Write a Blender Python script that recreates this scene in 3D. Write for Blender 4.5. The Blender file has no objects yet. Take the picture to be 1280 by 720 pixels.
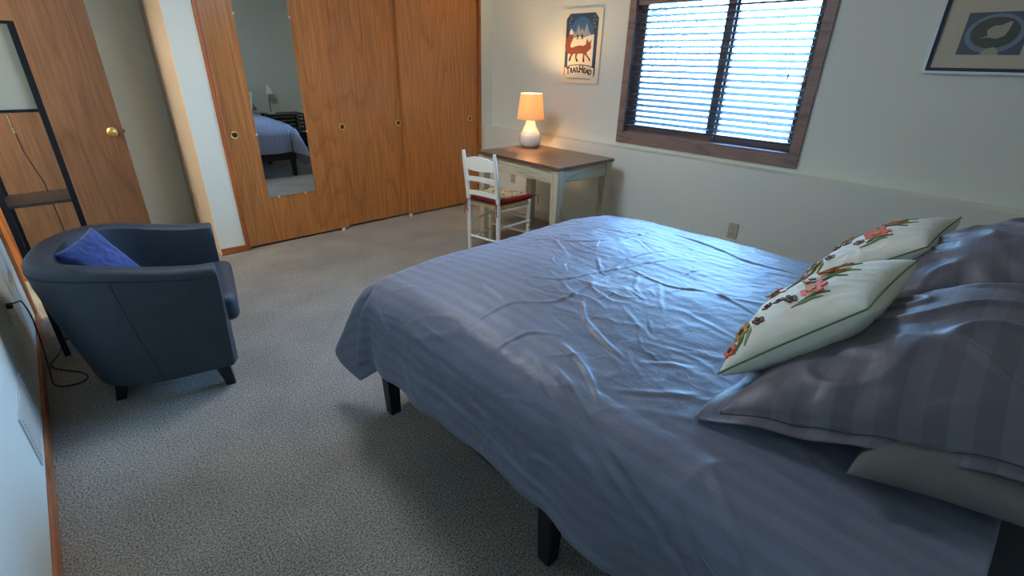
import bpy, bmesh, math, random
import numpy as np
from mathutils import Vector, Matrix, noise
random.seed(7)
PI = math.pi
scn = bpy.context.scene
COL = scn.collection

# ------------------------------------------------------------------ camera
def make_camera():
    yaw, pit, rol = (math.radians(a) for a in (42.9713, -25.0094, 1.2537))
    f = Vector((math.sin(yaw)*math.cos(pit), math.cos(yaw)*math.cos(pit), math.sin(pit)))
    rt = Vector((math.cos(yaw), -math.sin(yaw), 0)); up = rt.cross(f)
    R = rt*math.cos(rol) + up*math.sin(rol); U = -rt*math.sin(rol) + up*math.cos(rol)
    cd = bpy.data.cameras.new('camera'); co = bpy.data.objects.new('camera', cd); COL.objects.link(co)
    cd.sensor_width = 36; cd.lens = 609.4/1280*36; cd.clip_start = .02
    co.matrix_world = Matrix(((R.x, U.x, -f.x, 0), (R.y, U.y, -f.y, 0), (R.z, U.z, -f.z, 1.4669), (0, 0, 0, 1)))
    scn.camera = co
make_camera()

# ------------------------------------------------------------------ daylight, exposure
SKY = 25.0
DOME_FILL = 20.0  # glow of the added ceiling fill dome
w = bpy.data.worlds.new('daylight'); scn.world = w; w.use_nodes = True
nt = w.node_tree; nt.nodes.clear()
out = nt.nodes.new('ShaderNodeOutputWorld'); bg = nt.nodes.new('ShaderNodeBackground')
tc = nt.nodes.new('ShaderNodeTexCoord'); sx = nt.nodes.new('ShaderNodeSeparateXYZ'); cr = nt.nodes.new('ShaderNodeValToRGB')
nt.links.new(tc.outputs['Generated'], sx.inputs[0]); nt.links.new(sx.outputs['Z'], cr.inputs[0])
cr.color_ramp.elements[0].position = 0; cr.color_ramp.elements[0].color = (.30, .58, 1, 1)
cr.color_ramp.elements[1].position = .8; cr.color_ramp.elements[1].color = (.15, .42, 1, 1)
nt.links.new(cr.outputs[0], bg.inputs[0]); bg.inputs[1].default_value = SKY
nt.links.new(bg.outputs[0], out.inputs[0])
pd = bpy.data.lights.new('window_portal', 'AREA'); pd.shape = 'RECTANGLE'; pd.size = 1.0; pd.size_y = 1.4
pd.cycles.is_portal = True
po = bpy.data.objects.new('window_portal', pd); COL.objects.link(po)
po.location = (3.80, 1.86, 1.42); po.rotation_euler = (0, PI/2, 0)   # points to -x
scn.view_settings.view_transform = 'Standard'; scn.view_settings.look = 'None'
scn.view_settings.gamma = 1; scn.view_settings.use_curve_mapping = False
scn.view_settings.exposure = 1.0
scn.cycles.max_bounces = 10; scn.cycles.diffuse_bounces = 6; scn.cycles.transparent_max_bounces = 16
scn.cycles.sample_clamp_indirect = 6

# ------------------------------------------------------------------ materials
def lin(c):
    return tuple(((v/255)/12.92 if v/255 <= .04045 else ((v/255+.055)/1.055)**2.4) for v in c) + (1,)
def mat(name, rgb, rough=.6, metal=0, spec=.5, noise_amt=0, noise_scale=20, bump=0, bump_scale=60, sheen=0, lin_rgb=None, coat=0):
    m = bpy.data.materials.new(name); m.use_nodes = True; n = m.node_tree; b = n.nodes['Principled BSDF']
    c = lin_rgb + (1,) if lin_rgb else lin(rgb)
    b.inputs['Base Color'].default_value = c; b.inputs['Roughness'].default_value = rough
    b.inputs['Metallic'].default_value = metal; b.inputs['Specular IOR Level'].default_value = spec
    b.inputs['Coat Weight'].default_value = coat
    if sheen:
        b.inputs['Sheen Weight'].default_value = sheen; b.inputs['Sheen Roughness'].default_value = .4
    t = n.nodes.new('ShaderNodeTexCoord')
    if noise_amt:
        ns = n.nodes.new('ShaderNodeTexNoise'); ns.inputs['Scale'].default_value = noise_scale; ns.inputs['Detail'].default_value = 5
        n.links.new(t.outputs['Object'], ns.inputs['Vector'])
        r = n.nodes.new('ShaderNodeValToRGB')
        r.color_ramp.elements[0].position = .3; r.color_ramp.elements[1].position = .7
        r.color_ramp.elements[0].color = tuple(v*(1-noise_amt) for v in c[:3]) + (1,)
        r.color_ramp.elements[1].color = tuple(min(1, v*(1+noise_amt)) for v in c[:3]) + (1,)
        n.links.new(ns.outputs['Fac'], r.inputs[0]); n.links.new(r.outputs[0], b.inputs['Base Color'])
    if bump:
        n2 = n.nodes.new('ShaderNodeTexNoise'); n2.inputs['Scale'].default_value = bump_scale; n2.inputs['Detail'].default_value = 4
        n.links.new(t.outputs['Object'], n2.inputs['Vector'])
        bp = n.nodes.new('ShaderNodeBump'); bp.inputs['Strength'].default_value = bump; bp.inputs['Distance'].default_value = .01
        n.links.new(n2.outputs['Fac'], bp.inputs['Height']); n.links.new(bp.outputs[0], b.inputs['Normal'])
    return m
def wood(name, light, dark, rough=.38, sc=(2.4, 2.4, .42), rings=17, coat=.25, contrast=1.0):
    m = bpy.data.materials.new(name); m.use_nodes = True; n = m.node_tree; b = n.nodes['Principled BSDF']; L = n.links.new
    t = n.nodes.new('ShaderNodeTexCoord'); oi = n.nodes.new('ShaderNodeObjectInfo')
    ml = n.nodes.new('ShaderNodeMath'); ml.operation = 'MULTIPLY'; ml.inputs[1].default_value = 37; L(oi.outputs['Random'], ml.inputs[0])
    ad = n.nodes.new('ShaderNodeVectorMath'); ad.operation = 'ADD'; L(t.outputs['Object'], ad.inputs[0]); L(ml.outputs[0], ad.inputs[1])
    mp = n.nodes.new('ShaderNodeMapping'); mp.inputs['Scale'].default_value = sc; L(ad.outputs[0], mp.inputs[0])
    ns = n.nodes.new('ShaderNodeTexNoise'); ns.inputs['Scale'].default_value = 1; ns.inputs['Detail'].default_value = 2.2; ns.inputs['Roughness'].default_value = .35
    L(mp.outputs[0], ns.inputs['Vector'])
    k = n.nodes.new('ShaderNodeMath'); k.operation = 'MULTIPLY'; k.inputs[1].default_value = rings; L(ns.outputs['Fac'], k.inputs[0])
    fr = n.nodes.new('ShaderNodeMath'); fr.operation = 'FRACT'; L(k.outputs[0], fr.inputs[0])
    r = n.nodes.new('ShaderNodeValToRGB'); e = r.color_ramp.elements
    l, d = lin(light), lin(dark)
    mid = tuple(a*(1-.35*contrast)+bb*.35*contrast for a, bb in zip(l, d))
    e[0].position = 0; e[0].color = mid; e[1].position = .3; e[1].color = l
    for p, c in ((.80, l), (.93, tuple(a*(1-.75*contrast)+bb*.75*contrast for a, bb in zip(l, d))), (1.0, mid)):
        q = e.new(p); q.color = c
    L(fr.outputs[0], r.inputs[0])
    mp2 = n.nodes.new('ShaderNodeMapping'); mp2.inputs['Scale'].default_value = tuple(s*40 if s > 1 else s*9 for s in sc); L(ad.outputs[0], mp2.inputs[0])
    n2 = n.nodes.new('ShaderNodeTexNoise'); n2.inputs['Scale'].default_value = 1; n2.inputs['Detail'].default_value = 3; L(mp2.outputs[0], n2.inputs['Vector'])
    r2 = n.nodes.new('ShaderNodeValToRGB'); r2.color_ramp.elements[0].position = .3; r2.color_ramp.elements[0].color = (.72, .68, .62, 1)
    r2.color_ramp.elements[1].position = .62; r2.color_ramp.elements[1].color = (1.05, 1.05, 1.05, 1); L(n2.outputs['Fac'], r2.inputs[0])
    mx = n.nodes.new('ShaderNodeMix'); mx.data_type = 'RGBA'; mx.blend_type = 'MULTIPLY'; mx.inputs[0].default_value = 1
    L(r.outputs[0], mx.inputs[6]); L(r2.outputs[0], mx.inputs[7]); L(mx.outputs[2], b.inputs['Base Color'])
    b.inputs['Roughness'].default_value = rough; b.inputs['Coat Weight'].default_value = coat; b.inputs['Coat Roughness'].default_value = .25
    bp = n.nodes.new('ShaderNodeBump'); bp.inputs['Strength'].default_value = .08; bp.inputs['Distance'].default_value = .002
    L(n2.outputs['Fac'], bp.inputs['Height']); L(bp.outputs[0], b.inputs['Normal'])
    return m
M = {}
M['wall'] = mat('wall_paint', (221, 226, 215), .85, bump=.10, bump_scale=130, spec=.25)
M['warm_lit_wall'] = mat('wall_paint_warm_light', (208, 188, 170), .85, bump=.10, bump_scale=130, spec=.25)  # white wall; warm light falling on it is put into the colour
M['ceiling'] = mat('ceiling_paint', (225, 224, 220), .9, bump=.3, bump_scale=90)
M['oak'] = wood('golden_oak', (188, 124, 66), (136, 82, 40), rough=.33, coat=.35, sc=(2.0, 2.0, .30), rings=21, contrast=.55)
M['oak_trim'] = wood('oak_trim', (178, 106, 58), (112, 60, 28), sc=(8, 8, .6), rings=6)
M['oak_trim_y'] = wood('oak_trim_along_y', (178, 106, 58), (112, 60, 28), sc=(8, .6, 8), rings=6)
M['oak_door'] = wood('room_door_oak', (116, 84, 60), (92, 66, 45), rough=.5, coat=.1, sc=(2.2, 2.2, .34), contrast=.8)
M['window_wood'] = wood('window_frame_wood', (142, 116, 108), (112, 90, 84), sc=(8, .7, 8), rings=5, rough=.45)
M['desk_top'] = wood('walnut_desk_top', (112, 78, 56), (70, 46, 32), sc=(7, .8, 7), rings=9, rough=.32)
M['whitewash'] = wood('whitewashed_wood', (200, 190, 162), (150, 138, 110), sc=(9, 9, .8), rings=7, rough=.6, coat=0, contrast=.8)
M['whitewash_y'] = wood('whitewashed_apron_y', (200, 190, 162), (150, 138, 110), sc=(9, .8, 9), rings=7, rough=.6, coat=0, contrast=.8)
M['whitewash_x'] = wood('whitewashed_apron_x', (200, 190, 162), (150, 138, 110), sc=(.8, 9, 9), rings=7, rough=.6, coat=0, contrast=.8)
M['white_paint'] = mat('cream_white_paint', (232, 229, 215), .4, coat=.2)
M['white_trim'] = mat('white_trim_paint', (205, 200, 188), .5)
M['brass'] = mat('polished_brass', (238, 205, 130), .36, metal=1)
M['dark_cup'] = mat('shadowed_brass_cup', (110, 95, 70), .35, metal=1)
M['black'] = mat('black_lacquer', (20, 20, 23), .45)
M['black_metal'] = mat('black_metal', (24, 25, 28), .4, metal=.3)
M['shelf_dark'] = mat('dark_shelf_board', (58, 52, 48), .45, noise_amt=.2)
M['leather'] = mat('charcoal_blue_leather', (50, 60, 71), .38, noise_amt=.12, noise_scale=14, bump=.35, bump_scale=260, spec=.5)
M['seam'] = mat('leather_seam', (24, 30, 38), .6)
M['blue'] = mat('royal_blue_velvet', (46, 66, 128), .8, sheen=.4, noise_amt=.2, noise_scale=30, bump=.4, bump_scale=140)
M['shade'] = None
M['ceramic'] = mat('white_glazed_ceramic', (240, 234, 220), .15, coat=.6)
M['rush'] = mat('woven_rush', (196, 168, 120), .8, noise_amt=.35, noise_scale=90, bump=.6, bump_scale=120)
M['red_fabric'] = mat('dark_red_cushion_cloth', (140, 28, 38), .85, noise_amt=.25, noise_scale=60)
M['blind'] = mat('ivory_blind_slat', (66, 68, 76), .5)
M['cord'] = mat('white_cord', (205, 200, 190), .7)
M['black_cord'] = mat('black_cord', (16, 16, 18), .5)
M['outlet'] = mat('almond_outlet_plastic', (190, 180, 158), .4)
M['slot'] = mat('dark_outlet_slot', (30, 28, 25), .6)
M['vent'] = mat('white_register_metal', (196, 196, 190), .45)
M['silver'] = mat('brushed_silver_frame', (205, 208, 212), .3, metal=.8)
M['navy_liner'] = mat('dark_liner', (52, 54, 72), .5)
M['plastic'] = mat('clear_plastic_clip', (225, 225, 218), .3)
M['pillow_white'] = mat('cream_cotton', (228, 226, 208), .85, bump=.3, bump_scale=300, noise_amt=.03)
M['green_thread'] = mat('green_embroidery_thread', (98, 118, 72), .7, noise_amt=.2, noise_scale=300)
M['light_green_thread'] = mat('light_green_thread', (142, 158, 104), .7, noise_amt=.2, noise_scale=300)
M['red_thread'] = mat('coral_red_thread', (224, 98, 52), .7, noise_amt=.2, noise_scale=300)
M['gold_thread'] = mat('gold_thread', (186, 140, 56), .7, noise_amt=.2, noise_scale=300)
M['brown_thread'] = mat('brown_thread', (120, 78, 48), .7, noise_amt=.2, noise_scale=300)
M['dark_thread'] = mat('dark_brown_thread', (62, 40, 32), .7)
M['grey_cotton'] = mat('plain_grey_cotton', (100, 101, 98), .85, bump=.3, bump_scale=250, noise_amt=.06)
M['lining'] = mat('pale_grey_hem', (150, 150, 155), .85)
M['sheet'] = mat('charcoal_sheet', (52, 54, 62), .8)

def stripe_fabric(name, rgb_a, rgb_b, axis, period, rough=.46, sheen=.25):
    m = bpy.data.materials.new(name); m.use_nodes = True; n = m.node_tree; b = n.nodes['Principled BSDF']; L = n.links.new
    a = n.nodes.new('ShaderNodeUVMap'); s = n.nodes.new('ShaderNodeSeparateXYZ'); L(a.outputs[0], s.inputs[0])
    k = n.nodes.new('ShaderNodeMath'); k.operation = 'MULTIPLY'; k.inputs[1].default_value = 1/period; L(s.outputs[axis], k.inputs[0])
    f = n.nodes.new('ShaderNodeMath'); f.operation = 'FRACT'; L(k.outputs[0], f.inputs[0])
    r = n.nodes.new('ShaderNodeValToRGB'); e = r.color_ramp.elements
    e[0].position = .47; e[0].color = (0, 0, 0, 1); e[1].position = .53; e[1].color = (1, 1, 1, 1); L(f.outputs[0], r.inputs[0])
    mx = n.nodes.new('ShaderNodeMix'); mx.data_type = 'RGBA'; L(r.outputs[0], mx.inputs[0]); mx.inputs[6].default_value = lin(rgb_a); mx.inputs[7].default_value = lin(rgb_b)
    L(mx.outputs[2], b.inputs['Base Color'])
    rr = n.nodes.new('ShaderNodeMapRange'); L(r.outputs[0], rr.inputs[0]); rr.inputs[3].default_value = rough; rr.inputs[4].default_value = rough+.06
    L(rr.outputs[0], b.inputs['Roughness'])
    b.inputs['Sheen Weight'].default_value = sheen; b.inputs['Sheen Roughness'].default_value = .35; b.inputs['Specular IOR Level'].default_value = .55
    t = n.nodes.new('ShaderNodeTexCoord')
    n2 = n.nodes.new('ShaderNodeTexNoise'); n2.inputs['Scale'].default_value = 22; n2.inputs['Detail'].default_value = 6; n2.inputs['Roughness'].default_value = .6; n2.inputs['Distortion'].default_value = .5
    L(t.outputs['Object'], n2.inputs['Vector'])
    bp = n.nodes.new('ShaderNodeBump'); bp.inputs['Strength'].default_value = .35; bp.inputs['Distance'].default_value = .008
    L(n2.outputs['Fac'], bp.inputs['Height']); L(bp.outputs[0], b.inputs['Normal'])
    return m
M['duvet'] = stripe_fabric('slate_blue_striped_sateen', (112, 117, 134), (106, 110, 126), 'X', .052)
M['sham'] = stripe_fabric('slate_striped_sham_sateen', (101, 98, 107), (92, 89, 97), 'Y', .07)

def carpet_mat():
    m = bpy.data.materials.new('grey_cut_pile_carpet'); m.use_nodes = True; n = m.node_tree; b = n.nodes['Principled BSDF']; L = n.links.new
    t = n.nodes.new('ShaderNodeTexCoord')
    a = n.nodes.new('ShaderNodeTexNoise'); a.inputs['Scale'].default_value = 150; a.inputs['Detail'].default_value = 3; a.inputs['Roughness'].default_value = .7; L(t.outputs['Object'], a.inputs['Vector'])
    r = n.nodes.new('ShaderNodeValToRGB'); e = r.color_ramp.elements
    e[0].position = .36; e[0].color = lin((84, 80, 74)); e[1].position = .64; e[1].color = lin((200, 191, 176)); L(a.outputs['Fac'], r.inputs[0])
    c = n.nodes.new('ShaderNodeTexNoise'); c.inputs['Scale'].default_value = 3.2; c.inputs['Detail'].default_value = 4; L(t.outputs['Object'], c.inputs['Vector'])
    r2 = n.nodes.new('ShaderNodeValToRGB'); r2.color_ramp.elements[0].position = .35; r2.color_ramp.elements[0].color = (.86, .86, .86, 1)
    r2.color_ramp.elements[1].position = .62; r2.color_ramp.elements[1].color = (1.06, 1.06, 1.06, 1); L(c.outputs['Fac'], r2.inputs[0])
    mx = n.nodes.new('ShaderNodeMix'); mx.data_type = 'RGBA'; mx.blend_type = 'MULTIPLY'; mx.inputs[0].default_value = 1
    L(r.outputs[0], mx.inputs[6]); L(r2.outputs[0], mx.inputs[7]); L(mx.outputs[2], b.inputs['Base Color'])
    b.inputs['Roughness'].default_value = .95; b.inputs['Specular IOR Level'].default_value = .1; b.inputs['Sheen Weight'].default_value = .15
    v = n.nodes.new('ShaderNodeTexNoise'); v.inputs['Scale'].default_value = 190; v.inputs['Detail'].default_value = 2; L(t.outputs['Object'], v.inputs['Vector'])
    bp = n.nodes.new('ShaderNodeBump'); bp.inputs['Strength'].default_value = .9; bp.inputs['Distance'].default_value = .012
    L(v.outputs['Fac'], bp.inputs['Height']); L(bp.outputs[0], b.inputs['Normal'])
    return m
M['carpet'] = carpet_mat()
def floral_mat():
    m = bpy.data.materials.new('floral_cushion_cloth'); m.use_nodes = True; n = m.node_tree; b = n.nodes['Principled BSDF']; L = n.links.new
    t = n.nodes.new('ShaderNodeTexCoord')
    a = n.nodes.new('ShaderNodeTexNoise'); a.inputs['Scale'].default_value = 22; a.inputs['Detail'].default_value = 2; a.inputs['Distortion'].default_value = 1.5; L(t.outputs['Object'], a.inputs['Vector'])
    r = n.nodes.new('ShaderNodeValToRGB'); r.color_ramp.interpolation = 'CONSTANT'; e = r.color_ramp.elements
    e[0].position = 0; e[0].color = lin((120, 84, 48)); e[1].position = .42; e[1].color = lin((226, 212, 172))
    q = e.new(.56); q.color = lin((176, 124, 66)); q = e.new(.66); q.color = lin((160, 50, 44))
    L(a.outputs['Fac'], r.inputs[0]); L(r.outputs[0], b.inputs['Base Color']); b.inputs['Roughness'].default_value = .85
    return m
M['floral'] = floral_mat()
def shade_mat(name, rgb, tr=.5):
    m = bpy.data.materials.new(name); m.use_nodes = True; n = m.node_tree; n.nodes.clear(); L = n.links.new
    o = n.nodes.new('ShaderNodeOutputMaterial'); d = n.nodes.new('ShaderNodeBsdfDiffuse'); t = n.nodes.new('ShaderNodeBsdfTranslucent'); x = n.nodes.new('ShaderNodeMixShader')
    d.inputs[0].default_value = lin(rgb); t.inputs[0].default_value = lin(rgb); x.inputs[0].default_value = tr
    c = n.nodes.new('ShaderNodeTexCoord'); ns = n.nodes.new('ShaderNodeTexNoise'); ns.inputs['Scale'].default_value = 180; L(c.outputs['Object'], ns.inputs['Vector'])
    bp = n.nodes.new('ShaderNodeBump'); bp.inputs['Strength'].default_value = .2; bp.inputs['Distance'].default_value = .003; L(ns.outputs['Fac'], bp.inputs['Height']); L(bp.outputs[0], d.inputs['Normal'])
    L(d.outputs[0], x.inputs[1]); L(t.outputs[0], x.inputs[2]); L(x.outputs[0], o.inputs[0]); return m
M['shade'] = shade_mat('beige_linen_shade', (232, 204, 160), .22)
M['shade_white'] = shade_mat('white_paper_shade', (240, 236, 218), .45)
def glass_mat():
    m = bpy.data.materials.new('window_glass'); m.use_nodes = True; n = m.node_tree; n.nodes.clear(); L = n.links.new
    o = n.nodes.new('ShaderNodeOutputMaterial'); g = n.nodes.new('ShaderNodeBsdfGlossy'); t = n.nodes.new('ShaderNodeBsdfTransparent'); x = n.nodes.new('ShaderNodeMixShader'); fz = n.nodes.new('ShaderNodeFresnel')
    g.inputs['Roughness'].default_value = .02; t.inputs[0].default_value = (.95, .98, .97, 1); fz.inputs['IOR'].default_value = 1.45
    L(fz.outputs[0], x.inputs[0]); L(t.outputs[0], x.inputs[1]); L(g.outputs[0], x.inputs[2]); L(x.outputs[0], o.inputs[0]); return m
M['glass'] = glass_mat()
M['mirror'] = mat('mirror_silver', (214, 220, 218), .015, metal=1)
def emit_mat(name, rgb, s):
    m = bpy.data.materials.new(name); m.use_nodes = True; b = m.node_tree.nodes['Principled BSDF']
    b.inputs['Base Color'].default_value = lin(rgb); b.inputs['Emission Color'].default_value = lin(rgb); b.inputs['Emission Strength'].default_value = s; return m
M['bulb'] = emit_mat('glowing_warm_bulb', (255, 190, 110), 12)
M['dome'] = emit_mat('fill_light_glass_dome', (232, 240, 255), DOME_FILL)  # emission of the added room fill
M['bulb_off'] = mat('white_bulb_glass', (235, 235, 228), .2)
M['ground'] = mat('pale_gravel_ground', (205, 200, 188), .9, noise_amt=.15, noise_scale=6, bump=.5, bump_scale=30)
M['leaf'] = mat('yellow_green_leaf', (120, 135, 60), .6, noise_amt=.3, noise_scale=4)
M['bark'] = mat('grey_bark', (96, 84, 72), .9, noise_amt=.3, noise_scale=30, bump=.6)

# ------------------------------------------------------------------ mesh helpers
class MB:
    def __init__(s): s.b = bmesh.new()
    def box(s, lo, hi, bevel=0, mi=0):
        lo, hi = Vector(lo), Vector(hi); c = (lo+hi)/2; d = hi-lo
        r = bmesh.ops.create_cube(s.b, size=1, matrix=Matrix.Translation(c) @ Matrix.Diagonal((d.x, d.y, d.z, 1)))
        vs = r['verts']; fs = {f for v in vs for f in v.link_faces}
        for f in fs: f.material_index = mi
        if bevel:
            es = list({e for v in vs for e in v.link_edges})
            bmesh.ops.bevel(s.b, geom=es, offset=bevel, segments=2, profile=.6, affect='EDGES')
        return s
    def frustum(s, p0, p1, w0, w1, bevel=0):   # square tapered bar, w = (wx, wy) half sizes in x, y at bottom/top
        p0, p1 = Vector(p0), Vector(p1); v = []
        for p, ww in ((p0, w0), (p1, w1)):
            for sx_, sy in ((-1, -1), (1, -1), (1, 1), (-1, 1)): v.append(s.b.verts.new((p.x+sx_*ww[0], p.y+sy*ww[1], p.z)))
        F = [(3, 2, 1, 0), (4, 5, 6, 7), (0, 1, 5, 4), (1, 2, 6, 5), (2, 3, 7, 6), (3, 0, 4, 7)]
        for f in F: s.b.faces.new([v[i] for i in f])
        if bevel: bmesh.ops.bevel(s.b, geom=list({e for q in v for e in q.link_edges}), offset=bevel, segments=2, profile=.6, affect='EDGES')
        return s
    def tube(s, pts, r, n=10, cap=True):
        pts = [Vector(p) for p in pts]; rs = r if isinstance(r, (list, tuple)) else [r]*len(pts); rings = []
        a = None
        for i, p in enumerate(pts):
            d = (pts[min(i+1, len(pts)-1)] - pts[max(i-1, 0)]).normalized()
            if a is None: a = d.orthogonal().normalized()
            a = (a - d*a.dot(d)).normalized(); bb = d.cross(a)
            rings.append([s.b.verts.new(p + (a*math.cos(2*PI*k/n)+bb*math.sin(2*PI*k/n))*rs[i]) for k in range(n)])
        for A, Bq in zip(rings, rings[1:]):
            for k in range(n): s.b.faces.new((A[k], A[(k+1) % n], Bq[(k+1) % n], Bq[k]))
        if cap: s.b.faces.new(rings[0][::-1]); s.b.faces.new(rings[-1])
        return s
    def lathe(s, prof, c=(0, 0, 0), n=32, cap=True):
        c = Vector(c); rings = []
        for r, z in prof: rings.append([s.b.verts.new(c+Vector((r*math.cos(2*PI*k/n), r*math.sin(2*PI*k/n), z))) for k in range(n)])
        for A, Bq in zip(rings, rings[1:]):
            for k in range(n): s.b.faces.new((A[k], A[(k+1) % n], Bq[(k+1) % n], Bq[k]))
        if cap: s.b.faces.new(rings[0][::-1]); s.b.faces.new(rings[-1])
        return s
    def prism(s, pts2, f, d, mi=0):   # polygon pts2 -> f(a,b,depth) 3D
        n = len(pts2); A = [s.b.verts.new(f(a, b_, 0)) for a, b_ in pts2]; Bq = [s.b.verts.new(f(a, b_, d)) for a, b_ in pts2]
        fs = [s.b.faces.new(A), s.b.faces.new(Bq[::-1])]
        for k in range(n): fs.append(s.b.faces.new((A[k], A[(k+1) % n], Bq[(k+1) % n], Bq[k])))
        for q in fs: q.material_index = mi
        return s
    def xf(s, m): bmesh.ops.transform(s.b, matrix=m, verts=s.b.verts); return s
    def build(s, name, m, parent=None, smooth=False, loc=None):
        bmesh.ops.recalc_face_normals(s.b, faces=s.b.faces)
        me = bpy.data.meshes.new(name); s.b.to_mesh(me); s.b.free()
        for q in (m if isinstance(m, (list, tuple)) else [m]): me.materials.append(q)
        if smooth: me.polygons.foreach_set('use_smooth', [True]*len(me.polygons)); me.set_sharp_from_angle(angle=math.radians(38))
        o = bpy.data.objects.new(name, me); COL.objects.link(o)
        if parent: o.parent = parent
        if loc: o.location = loc
        return o
def tag(o, label=None, cat=None, group=None, kind=None):
    if label: o['label'] = label
    if cat: o['category'] = cat
    if group: o['group'] = group
    if kind: o['kind'] = kind
    return o
def empty(name, loc, rz=0, label=None, cat=None, group=None):
    o = bpy.data.objects.new(name, None); COL.objects.link(o); o.location = loc; o.rotation_euler = (0, 0, rz); o.empty_display_size = .1
    return tag(o, label, cat, group)
def struct(name, mb, m, parent=None, **k):
    o = mb.build(name, m, parent, **k)
    if not parent: o['kind'] = 'structure'
    return o
def tile(o, name, mb, m): pass
def grid_mesh(name, P, m, parent=None, uv=None, smooth=True, close_u=False):
    nu, nv = P.shape[:2]; V = P.reshape(-1, 3)
    I = np.arange(nu*nv).reshape(nu, nv)
    a = I[:-1, :-1].ravel(); b_ = I[1:, :-1].ravel(); c = I[1:, 1:].ravel(); d = I[:-1, 1:].ravel()
    F = np.stack([a, b_, c, d], 1)
    me = bpy.data.meshes.new(name); me.from_pydata(V.tolist(), [], F.tolist())
    if uv is not None:
        ul = me.uv_layers.new(name='UVMap'); li = np.empty(len(me.loops), int); me.loops.foreach_get('vertex_index', li)
        ul.data.foreach_set('uv', uv.reshape(-1, 2)[li].ravel())
    for q in (m if isinstance(m, (list, tuple)) else [m]): me.materials.append(q)
    if smooth: me.polygons.foreach_set('use_smooth', [True]*len(me.polygons))
    me.update(); o = bpy.data.objects.new(name, me); COL.objects.link(o)
    if parent: o.parent = parent
    return o

def smooth_path(P, k=6):
    P = [Vector(p) for p in P]; out = []
    for i in range(len(P)-1):
        p0, p1, p2, p3 = P[max(i-1, 0)], P[i], P[i+1], P[min(i+2, len(P)-1)]
        for j in range(k):
            t = j/k; out.append(.5*((2*p1)+(p2-p0)*t+(2*p0-5*p1+4*p2-p3)*t*t+(3*p1-p0-3*p2+p3)*t**3))
    out.append(P[-1]); return out

# ------------------------------------------------------------------ room
XL, XW, XU, YC, YB, YE, XT, ZC, ZL = -.343, 3.495, 3.61, 4.25, -.42, 5.0, .773, 2.42, .822
WY0, WY1, WZ0, WZ1 = 1.185, 2.545, .925, 1.93          # window opening in the upper wall
struct('floor', MB().box((-1.6, -.6, -.08), (3.75, 5.1, 0)), M['carpet'])
struct('ceiling', MB().box((-1.6, -.6, ZC), (3.95, 5.1, ZC+.1)), M['ceiling'])
# left wall with doorway (y 3.80 .. 4.57)
struct('wall_left', MB().box((XL-.12, YB-.1, 0), (XL, 3.80, ZC)).box((XL-.12, 4.585, 0), (XL, YE, ZC)).box((XL-.12, 3.80, 2.06), (XL, 4.585, ZC)), M['wall'])
struct('wall_back', MB().box((XL-.12, YB-.1, 0), (XU+.1, YB, ZC)), M['wall'])
struct('wall_alcove_end', MB().box((XL-.12, YE, 0), (XT+.1, YE+.1, ZC)), M['wall'])
struct('wall_alcove_side', MB().box((XT, YC+.012, 0), (XT+.09, YE, ZC)), M['warm_lit_wall'])  # beige tint stands for warm light on a plain white wall
# closet wall: narrow strip left of the closet, strip at the right, header above
struct('wall_closet', MB().box((XT, YC, 0), (.957, YC+.012, ZC)).box((.90, YC+.012, 0), (.957, YC+.1, ZC)).box((3.45, YC, 0), (XU+.1, YC+.1, ZC)).box((.957, YC, 2.08), (3.45, YC+.1, ZC)), M['wall'])
struct('wall_closet_inside', MB().box((.9, YC+.62, 0), (3.6, YC+.7, ZC)).box((.88, YC+.1, 0), (.9, YC+.7, ZC)).box((3.6, YC+.1, 0), (3.62, YC+.7, ZC)), M['wall'])
# hallway beyond the doorway
struct('wall_hallway', MB().box((-1.6, 3.0, 0), (-1.5, 5.1, ZC)).box((-1.5, 3.0, 0), (XL-.12, 3.1, ZC)).box((-1.5, 5.0, 0), (XL-.12, 5.1, ZC)), M['wall'])
# window wall: lower half wall with ledge, upper wall with opening
struct('wall_right_lower', MB().box((XW, YB, 0), (XU+.01, YC, ZL), bevel=.004), M['wall'])
struct('wall_right_upper', MB().box((XU, YB-.1, ZL-.02), (XU+.12, WY0, ZC)).box((XU, WY1, ZL-.02), (XU+.12, YC+.1, ZC))
       .box((XU, WY0, ZL-.02), (XU+.12, WY1, WZ0)).box((XU, WY0, WZ1), (XU+.12, WY1, ZC)), M['wall'])
struct('baseboard_left', MB().box((XL, YB, 0), (XL+.012, 3.745, .062), bevel=.003), M['oak_trim_y'])
struct('baseboard_closet', MB().box((XT, YC-.012, 0), (.957, YC, .055), bevel=.003), wood('baseboard_oak_x', (178, 106, 58), (112, 60, 28), sc=(.6, 8, 8), rings=6))
struct('baseboard_right', MB().box((XW-.012, YB, 0), (XW, YC, .085), bevel=.003), M['white_trim'])
struct('baseboard_alcove', MB().box((XL, YE-.012, 0), (XT, YE, .06), bevel=.003), M['oak_trim'])
# doorway casing on the left wall
struct('trim_1', MB().box((XL, 3.735, 0), (XL+.014, 3.80, 2.12), bevel=.003).box((XL, 4.585, 0), (XL+.014, 4.645, 2.12), bevel=.003).box((XL, 3.735, 2.06), (XL+.014, 4.645, 2.12), bevel=.003)
       .box((XL-.12, 3.80, 0), (XL, 3.815, 2.06)).box((XL-.12, 4.57, 0), (XL, 4.585, 2.06)), M['oak_trim'])
# closet frame
struct('trim_2', MB().box((.955, YC-.014, 0), (.990, YC+.10, 2.08), bevel=.004).box((.975, YC-.020, 0), (.985, YC-.013, 2.08), bevel=.002)
       .box((3.420, YC-.014, 0), (3.452, YC+.10, 2.08), bevel=.004).box((.955, YC-.014, 2.045), (3.452, YC+.10, 2.09), bevel=.004), M['oak_trim'])
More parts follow.
